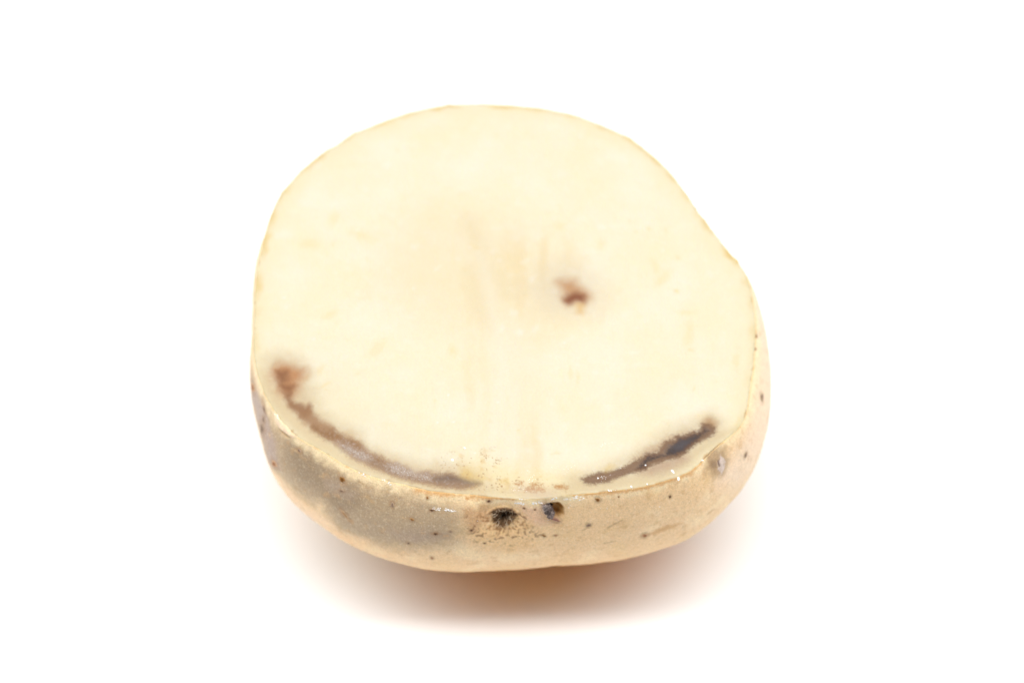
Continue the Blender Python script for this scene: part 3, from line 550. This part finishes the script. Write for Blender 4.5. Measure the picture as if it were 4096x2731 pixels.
def fmask(key, a, b, warp=0.0, fine=0.0):
    s = poly_sd(x, y, FACEP[key], max(8.0, -a * SOFT + 4))
    return sstep(a * SOFT, b * SOFT, s + 0.9 * warp * k2 + 1.1 * fine * k3 + 1.6 * fine * k4)


mix(fc, (252, 232, 184), 0.28 * sstep(-0.3, 0.9, k1))
mix(fc, (252, 243, 222), 0.38 * sstep(-0.1, 0.9, -k1))
mix(fc, (246, 224, 170), 0.13 * sstep(0.15, 0.9, k2))
mix(fc, (253, 246, 230), 0.18 * sstep(0.25, 0.9, -k2))
mix(fc, (247, 226, 174), 0.28 * sstep(5.0, 1.0, rimd))
colm = np.exp(-((x - 1.5 - 0.05 * y) / 9.0) ** 2) * sstep(22, 8, y)
mix(fc, (240, 212, 158), 0.7 * colm * sstep(0.0, 0.7, noise((x + 0.8 * k1) / 2.8, y / 22.0, 61.0) + 0.12 * k2))
mix(fc, (255, 248, 232), 0.3 * colm * sstep(0.1, 0.7, noise((x + 0.8 * k1) / 2.2, y / 16.0, 71.0) + 0.3 * k2))
# translucent pith and its veins
mix(fc, (240, 220, 178), 0.42 * fmask('c_trans', -3.4, 2.0, 1.6))
mix(fc, (246, 226, 184), 0.40 * fmask('c_trans2', -3.0, 2.0, 1.0))
mix(fc, (234, 211, 166), 0.42 * fmask('streak1', -1.0, 0.5, 0.7))
mix(fc, (234, 211, 166), 0.42 * fmask('streak2', -1.0, 0.5, 0.7))
mix(fc, (250, 240, 218), 0.38 * fmask('light1', -0.9, 0.6, 0.4))
mix(fc, (248, 236, 212), 0.3 * fmask('light2', -0.9, 0.6, 0.4))
mix(fc, (236, 222, 188), 0.55 * fmask('nearleft', -3.0, 2.0, 0.6))
for mx, my, ra, rb, an, kind in FACEM:
    ca, sa = math.cos(an), math.sin(an)
    sel = np.nonzero((abs(x - mx) < 3.2 * max(ra, rb)) & (abs(y - my) < 3.2 * max(ra, rb)))[0]
    if not len(sel): continue
    dx, dy = x[sel] - mx, y[sel] - my
    e = np.hypot((dx * ca + dy * sa) / ra, (-dx * sa + dy * ca) / rb) + 0.8 * k2[sel] + 0.5 * k3[sel]
    sub = fc[sel]
    if kind == 'yellow': mix(sub, (246, 218, 156), 0.36 * sstep(2.3, 0.2, e))
    else: mix(sub, (255, 248, 238), 0.26 * sstep(2.0, 0.2, e))
    fc[sel] = sub
# scattered yellow vascular dashes and white specks painted for starch flecks and glints
ringm = np.exp(-((rimd - 11) / 5.0) ** 2)
mix(fc, (242, 212, 146), 0.5 * ringm * sstep(0.62, 0.95, noise(tt * 16, rimd / 1.3, 3.0) + 0.25 * k2))
mix(fc, (255, 251, 246), 0.5 * sstep(0.62, 0.85, noise(x / 0.9, y / 0.7, 51.0)) * sstep(0.2, 0.7, noise(x / 4, y / 4, 77.0) + 0.4))
# edge under the peel
mix(fc, (234, 196, 118), 0.80 * sstep(1.7, 0.1, rimd + 0.5 * k2) * sstep(-0.5, 0.5, noise(tt * 9, 1.0, 2.0)) * (0.45 + 0.55 * sstep(-0.3, 0.2, np.sin(tt))))
mix(fc, (205, 150, 84), 0.75 * sstep(0.45, 0.05, rimd + 0.25 * k3) * sstep(0.0, 0.55, noise(tt * 24, 2.0, 2.0) + 0.35 * noise(tt * 70, 2.0, 2.0)))
mix(fc, (230, 206, 164), 0.8 * fmask('band', -0.5, 0.25, 0.2))  # front band darkened: bevel shading and translucent flesh put into the colour
# left bruise
mix(fc, (212, 184, 144), 0.75 * fmask('l_halo', -1.0, 0.9, 0.5))
mix(fc, (214, 186, 146), 0.65 * fmask('l_halo2', -0.7, 0.6, 0.4, 0.1))
mix(fc, (192, 132, 84), 0.85 * fmask('l_blob', -0.75, 0.35, 0.35, 0.15))
mix(fc, (142, 94, 64), 0.8 * fmask('l_core', -0.5, 0.3, 0.35, 0.15))
mix(fc, (156, 110, 76), 0.88 * fmask('l_neck', -0.3, 0.2, 0.2, 0.12))
mix(fc, (168, 126, 90), 0.85 * fmask('l_link', -0.5, 0.2, 0.3, 0.15))
mix(fc, (158, 114, 74), 0.92 * fmask('l_arc', -0.26, 0.30, 0.22, 0.24))
mix(fc, (170, 144, 120), 0.85 * fmask('l_arc_in', -0.45, 0.35, 0.25, 0.3))
mix(fc, (124, 101, 86), 0.85 * fmask('l_dark', -0.35, 0.3, 0.2, 0.2))
br = np.maximum(fmask('l_bright', -0.4, 0.5, 0.3, 0.3), fmask('l_bright2', -0.4, 0.5, 0.3, 0.3))
mix(fc, (204, 186, 168), 0.65 * br)
mix(fc, (244, 236, 232), 0.9 * br * sstep(0.15, 0.6, k4))
mix(fc, (100, 76, 62), 0.35 * fmask('l_arc', -0.2, 0.3) * sstep(0.2, 0.8, -k4))
mix(fc, (222, 184, 110), 0.75 * fmask('l_yel', -0.35, 0.3, 0.2, 0.2))
mix(fc, (196, 176, 160), 0.45 * fmask('l_arc', -0.1, 0.3) * sstep(0.1, 0.8, k3))
mix(fc, (132, 96, 68), 0.45 * fmask('l_arc', -0.15, 0.2) * sstep(0.2, 0.9, -k3))
# cork specks above the stem scar
mix(fc, (246, 222, 164), 0.6 * fmask('sp_halo', -1.2, 1.2, 0.5))  # yellower flesh around the specks
spk = fmask('specks', -0.8, 0.9, 0.4)
mix(fc, (166, 114, 64), 0.85 * spk * sstep(0.38, 0.66, noise(x / 0.30, y / 0.30, 3.3) + 0.45 * noise(x / 1.4, y / 1.2, 8.8)))
mix(fc, (224, 184, 124), 0.5 * spk * sstep(0.2, 0.8, k2))
for k in ('sp_orange', 'sp_orange2', 'sp_orange3', 'sp_orange4'):
    mix(fc, (196, 138, 72), 0.85 * fmask(k, -0.2, 0.12, 0.1, 0.45))
mix(fc, (226, 186, 110), 0.7 * fmask('sp_yel', -0.25, 0.2, 0.1, 0.2))
mix(fc, (222, 196, 172), 0.55 * fmask('sp_violet', -0.9, 0.7, 0.3))
# right bruise
mix(fc, (212, 188, 150), 0.65 * fmask('r_halo', -1.0, 0.7, 0.3, 0.1))
mix(fc, (198, 166, 132), 0.75 * fmask('r_up', -0.4, 0.4, 0.2, 0.35))
mix(fc, (192, 160, 132), 0.75 * fmask('r_low', -0.5, 0.5, 0.25, 0.3))
mix(fc, (186, 146, 104), 0.85 * fmask('r_tip', -0.4, 0.35, 0.2, 0.12))
mix(fc, (146, 114, 90), 0.9 * fmask('r_outer', -0.20, 0.26, 0.18, 0.26))
mix(fc, (176, 150, 130), 0.5 * fmask('r_outer', -0.1, 0.3) * sstep(0.1, 0.8, k3))
mix(fc, (74, 63, 60), 0.93 * fmask('r_core', -0.18, 0.28, 0.16, 0.24))
mix(fc, (98, 92, 94), 0.6 * fmask('r_core2', -0.3, 0.4, 0.3, 0.3))
mix(fc, (122, 84, 58), 0.6 * np.clip(fmask('r_outer', -0.25, 0.1, 0.18, 0.24) - fmask('r_outer', 0.1, 0.4, 0.18, 0.24), 0, 1))
mix(fc, (226, 190, 112), 0.6 * fmask('r_yel', -0.3, 0.3, 0.2, 0.2))
# brown spot in the pith
mix(fc, (224, 204, 174), 0.78 * fmask('c_halo', -2.2, 2.6, 0.5))
mix(fc, (200, 150, 104), 0.88 * fmask('c_spot', -0.65, 0.45, 0.25, 0.1))
mix(fc, (142, 84, 58), 0.92 * fmask('c_core', -0.5, 0.2, 0.15, 0.1))
mix(fc, (228, 184, 116), 0.8 * fmask('c_tail', -0.45, 0.3, 0.15))
zz -= 0.12 * fmask('c_spot', -0.8, 0.8) + 0.10 * fmask('l_arc', -0.3, 0.4) * (1 + 0.8 * k4) + 0.10 * fmask('r_core', -0.3, 0.4)

# closed solid: face + hidden walls inside the peel
walls, rows_ = [], [(0.02, 0.45), (2.9, 1.0), (3.4, 6.0), (5.0, 14.0), (11.0, 22.0), (24.0, 27.0)]
for off, dep in rows_:
    rr_ = np.maximum(RIM - 0.03 - off, 1.0)
    walls.append(np.stack([CEN[0] + rr_ * np.cos(TH), CEN[1] + rr_ * np.sin(TH), np.full(NT, H - dep)], -1))
F = np.stack([x, y, zz], -1)
verts = np.concatenate([F] + walls + [[[CEN[0], CEN[1], H]], [[CEN[0], CEN[1], H - 28.0]]])
nf = NR * NT; rows_n = NR + len(rows_)
f4 = ring_quads(rows_n, NT)
last = (rows_n - 1) * NT
nvt = rows_n * NT
f3 = np.concatenate([np.stack([np.full(NT, nvt), j, j2], -1), np.stack([last + j, np.full(NT, nvt + 1), last + j2], -1)])
colf = np.concatenate([fc, np.tile(lin((245, 228, 190)), (len(rows_) * NT, 1)), fc[:1], fc[:1]])
flesh = mesh_obj('flesh', verts, f4, f3, MAT_FLESH, potato, colf * np.array([0.594, 0.604, 0.622]))

# ------------------------------------------------------------------ small pieces on the peel
rng = np.random.RandomState(3)
TONE = dict(hole=((104, 66, 28), (158, 114, 66)), grey=((124, 100, 84), (178, 154, 126)), scar=((160, 124, 88), (196, 166, 132)), brown=((122, 80, 42), (192, 150, 100)),
            dark=((84, 60, 46), (170, 136, 102)), red=((150, 102, 72), (208, 170, 130)), greyd=((124, 102, 84), (172, 148, 128)))


def patch(name, cu, cv, ru, rv, ang, height, tone, parent, mat, sink=0.0, seed=0, n=18, irregular=0.3, base_off=0.02):
    """small irregular spot that follows the peel: rim flush, shoulder proud, heart sunk"""
    r_ = np.random.RandomState(seed)
    ph = r_.uniform(0, 6.28, 4)
    V, Cc = [], []
    a = np.linspace(0, 2 * math.pi, n, endpoint=False)
    out = 1 + irregular * (0.5 * np.sin(2 * a + ph[0]) + 0.4 * np.sin(3 * a + ph[1]) + 0.35 * np.sin(5 * a + ph[2]))
    inner, outer = lin(tone[0]), lin(tone[1])
    for s_, h_, w_ in ((1.15, -0.05, 1.0), (0.95, base_off + 0.4 * height, 0.8), (0.68, base_off + height, 0.35), (0.35, base_off + height - sink, 0.0), (0.12, base_off + height - sink * 1.2, 0.0)):
        for k in range(n):
            du, dv = s_ * out[k] * ru * math.cos(a[k]), s_ * out[k] * rv * math.sin(a[k])
            P, Nn = surf(cu + du * math.cos(ang) - dv * math.sin(ang), cv + du * math.sin(ang) + dv * math.cos(ang))
            V.append(P + Nn * (h_ + r_.normal() * 0.008)); Cc.append(inner + (outer - inner) * w_)
    P, Nn = surf(cu, cv)
    V.append(P + Nn * (base_off + height - sink * 1.2)); Cc.append(inner)
    f4 = ring_quads(5, n)
    kk = np.arange(n)
    f3 = np.stack([4 * n + kk, np.full(n, 5 * n), 4 * n + (kk + 1) % n], -1)
    return mesh_obj(name, V, f4, f3, mat, parent, np.array(Cc))


for k, (cu, cv, ru, rv, an, tone) in enumerate(LENTS):
    patch('lenticel', cu, cv, ru, rv, an, 0.05, TONE[tone], skin, MAT_DARK, sink=0.035, seed=k + 11)


def tube_bundle(name, paths, radius, mat, parent, cols, sides=5):
    V, Q, Cc = [], [], []
    for path, c in zip(paths, cols):
        path = np.asarray(path); base = len(V); n = len(path)
        for i in range(n):
            t = path[min(i + 1, n - 1)] - path[max(i - 1, 0)]
            t = t / max(np.linalg.norm(t), 1e-6)
            a = np.cross(t, [0.3, 0.5, 0.8]); a /= np.linalg.norm(a); b = np.cross(t, a)
            rr = radius * (1 - 0.6 * i / (n - 1))
            for s_ in range(sides):
                w = 2 * math.pi * s_ / sides
                V.append(path[i] + rr * (a * math.cos(w) + b * math.sin(w))); Cc.append(c)
        for i in range(n - 1):
            for s_ in range(sides):
                Q.append((base + i * sides + s_, base + i * sides + (s_ + 1) % sides, base + (i + 1) * sides + (s_ + 1) % sides, base + (i + 1) * sides + s_))
    return mesh_obj(name, V, Q, None, mat, parent, np.array(Cc))


def in_poly(poly, r_, shrink=1.0):
    poly = np.asarray(poly); c = poly.mean(0); lo, hi = poly.min(0), poly.max(0)
    while True:
        p = lo + r_.rand(2) * (hi - lo)
        if poly_sd(np.array([p[0]]), np.array([p[1]]), poly)[0] > 0: return c + (p - c) * shrink


def scar(polykey, tone_in, tone_out, seed, nf, fib_cols, radius, length, label, grow=(1, 1), shift=0.0):
    """sunken stem scar: ragged lining with dry fibres in it"""
    poly = np.asarray(SKINP[polykey]); c = poly.mean(0)
    poly = c + (poly - c) * np.array(grow) + np.array([0, shift]); c = poly.mean(0)
    r_ = np.random.RandomState(seed)
    rings, n = 9, 40
    per = np.concatenate([poly, poly[:1]]); seg = np.linalg.norm(np.diff(per, axis=0), axis=1)
    cs = np.concatenate([[0], np.cumsum(seg)]); w = np.linspace(0, cs[-1], n, endpoint=False)
    bd = np.stack([np.interp(w, cs, per[:, 0]), np.interp(w, cs, per[:, 1])], -1)
    V, Cc = [], []
    for s_ in np.linspace(1.0, 0.06, rings):
        for k in range(n):
            p = c + (bd[k] - c) * s_ * (1 + 0.10 * r_.normal() * (s_ > 0.9))
            P, Nn = surf(*p)
            lump = 0.04 if s_ > 0.97 else 0.22 + 0.2 * abs(r_.normal())
            V.append(P + Nn * lump)
            m = np.clip(r_.rand() * 0.7 + (s_ > 0.9) * 0.4, 0, 1)
            Cc.append(lin(tone_in) * (1 - m) + lin(tone_out) * m)
    P, Nn = surf(*c); V.append(P + Nn * 0.25); Cc.append(lin(tone_in))
    kk = np.arange(n)
    f3 = np.stack([(rings - 1) * n + kk, np.full(n, rings * n), (rings - 1) * n + (kk + 1) % n], -1)
    e = mesh_obj('eye', V, ring_quads(rings, n), f3, MAT_DARK, skin, np.array(Cc))
    e['label'] = label
    paths, cols = [], []
    for k in range(nf):
        p = in_poly(poly, r_, 1.0); a = r_.uniform(0, 6.28); L_ = length * r_.uniform(0.5, 1.3)
        pts, bend = [], r_.normal() * 1.2
        lift = r_.uniform(0.15, 0.55)
        for s_ in np.linspace(0, 1, 6):
            P, Nn = surf(p[0] + L_ * (s_ - 0.5) * math.cos(a + bend * s_), p[1] + L_ * (s_ - 0.5) * math.sin(a + bend * s_))
            pts.append(P + Nn * (0.08 + lift * math.sin(math.pi * s_)))
        paths.append(pts); cols.append(lin(fib_cols[r_.randint(len(fib_cols))]))
    return e, paths, cols


e1, p1, c1_ = scar('pit1_in', (78, 56, 36), (140, 106, 72), 5, 150, [(206, 184, 156), (176, 150, 122), (220, 202, 178), (138, 110, 82)], 0.038, 1.2, 'round stem scar pit filled with dark dry fibres', (1.08, 1.22), 0.25)
for dxy in ((-0.95, 0.9), (0.1, 1.15), (0.9, 0.6), (-0.3, 1.0)):                 # stiff bristles poking over the lower lip
    b0 = np.asarray(SKINP['pit1_in']).mean(0)
    pts = []
    for s_ in np.linspace(0, 1, 5):
        P, Nn = surf(b0[0] + dxy[0] * (0.7 + 0.75 * s_), b0[1] + dxy[1] * (0.7 + 0.85 * s_))
        pts.append(P + Nn * (0.15 + 0.1 * s_))
    p1.append(pts); c1_.append(lin((92, 72, 54)))
fb = tube_bundle('fibres', p1, 0.035, MAT_FIBRE, potato, c1_); fb['kind'] = 'stuff'
e2, p2, c2_ = scar('pit2_dark', (88, 78, 76), (150, 132, 124), 9, 60, [(190, 178, 170), (150, 138, 132), (120, 108, 102)], 0.028, 0.9, 'smaller torn eye with grey fuzzy flank')
fb2 = tube_bundle('fibres', p2, 0.028, MAT_FIBRE, potato, c2_); fb2['kind'] = 'stuff'
lip = SKINP['pit2_red']

# ------------------------------------------------------------------ white starch shards standing in for wet glints
def shard(V, Q, Cc, P, Nn, ln, wd, th_, a, r_):
    t = np.cross(Nn, [0.2, 0.1, 0.97]); t /= np.linalg.norm(t); b = np.cross(Nn, t)
    d1, d2 = t * math.cos(a) + b * math.sin(a), -t * math.sin(a) + b * math.cos(a)
    base = len(V)
    for h_ in (-0.02, th_):
        for i, (s1, s2) in enumerate(((-1, -0.2), (-0.3, -1), (1, -0.4), (0.6, 0.9), (-0.5, 0.8))):
            q_ = 1.0 if h_ < 0 else 0.6
            V.append(P + d1 * ln * s1 * q_ * r_.uniform(0.7, 1.2) + d2 * wd * s2 * q_ * r_.uniform(0.7, 1.2) + Nn * (h_ * r_.uniform(0.6, 1.4) if h_ > 0 else h_))
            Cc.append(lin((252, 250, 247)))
    for i in range(5):
        Q.append((base + i, base + (i + 1) % 5, base + 5 + (i + 1) % 5, base + 5 + i))
    return [(base + 5, base + 6, base + 7), (base + 5, base + 7, base + 8), (base + 5, base + 8, base + 9)]


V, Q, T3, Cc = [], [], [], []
for (ua, va), (ub, vb), n in GLINT_RUNS:
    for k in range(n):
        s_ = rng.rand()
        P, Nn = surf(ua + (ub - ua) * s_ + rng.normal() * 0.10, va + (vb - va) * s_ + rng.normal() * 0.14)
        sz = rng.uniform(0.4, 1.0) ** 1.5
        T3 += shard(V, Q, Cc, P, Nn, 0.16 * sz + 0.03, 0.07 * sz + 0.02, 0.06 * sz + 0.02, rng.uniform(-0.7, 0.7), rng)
for ua, va in GLINT_PTS:
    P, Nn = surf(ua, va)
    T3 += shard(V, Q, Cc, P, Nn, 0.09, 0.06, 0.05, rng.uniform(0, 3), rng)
cr = mesh_obj('starch_glint_crumbs', V, Q, T3, MAT_STARCH_GLINT, potato, np.array(Cc), smooth=False); cr['kind'] = 'stuff'  # highlights of the wet rim and peel ridge, built as white shards
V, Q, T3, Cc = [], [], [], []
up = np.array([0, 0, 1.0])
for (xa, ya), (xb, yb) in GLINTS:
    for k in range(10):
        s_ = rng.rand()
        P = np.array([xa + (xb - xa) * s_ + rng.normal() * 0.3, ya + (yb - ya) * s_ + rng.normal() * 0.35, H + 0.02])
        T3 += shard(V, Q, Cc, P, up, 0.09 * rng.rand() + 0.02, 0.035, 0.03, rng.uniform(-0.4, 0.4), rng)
cg = mesh_obj('starch_glint_grains', V, Q, T3, MAT_STARCH_GLINT, potato, np.array(Cc), smooth=False); cg['kind'] = 'stuff'  # small wet glints on the cut face, built as white shards
for xa, ya, ra, rb, an in GLINT_FLAKES:
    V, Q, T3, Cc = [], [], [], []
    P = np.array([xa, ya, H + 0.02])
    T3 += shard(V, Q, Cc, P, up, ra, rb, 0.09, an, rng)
    mesh_obj('starch_glint_flake', V, Q, T3, MAT_STARCH_GLINT, flesh, np.array(Cc), smooth=False)  # larger starch flakes, white and solid in place of wet glints
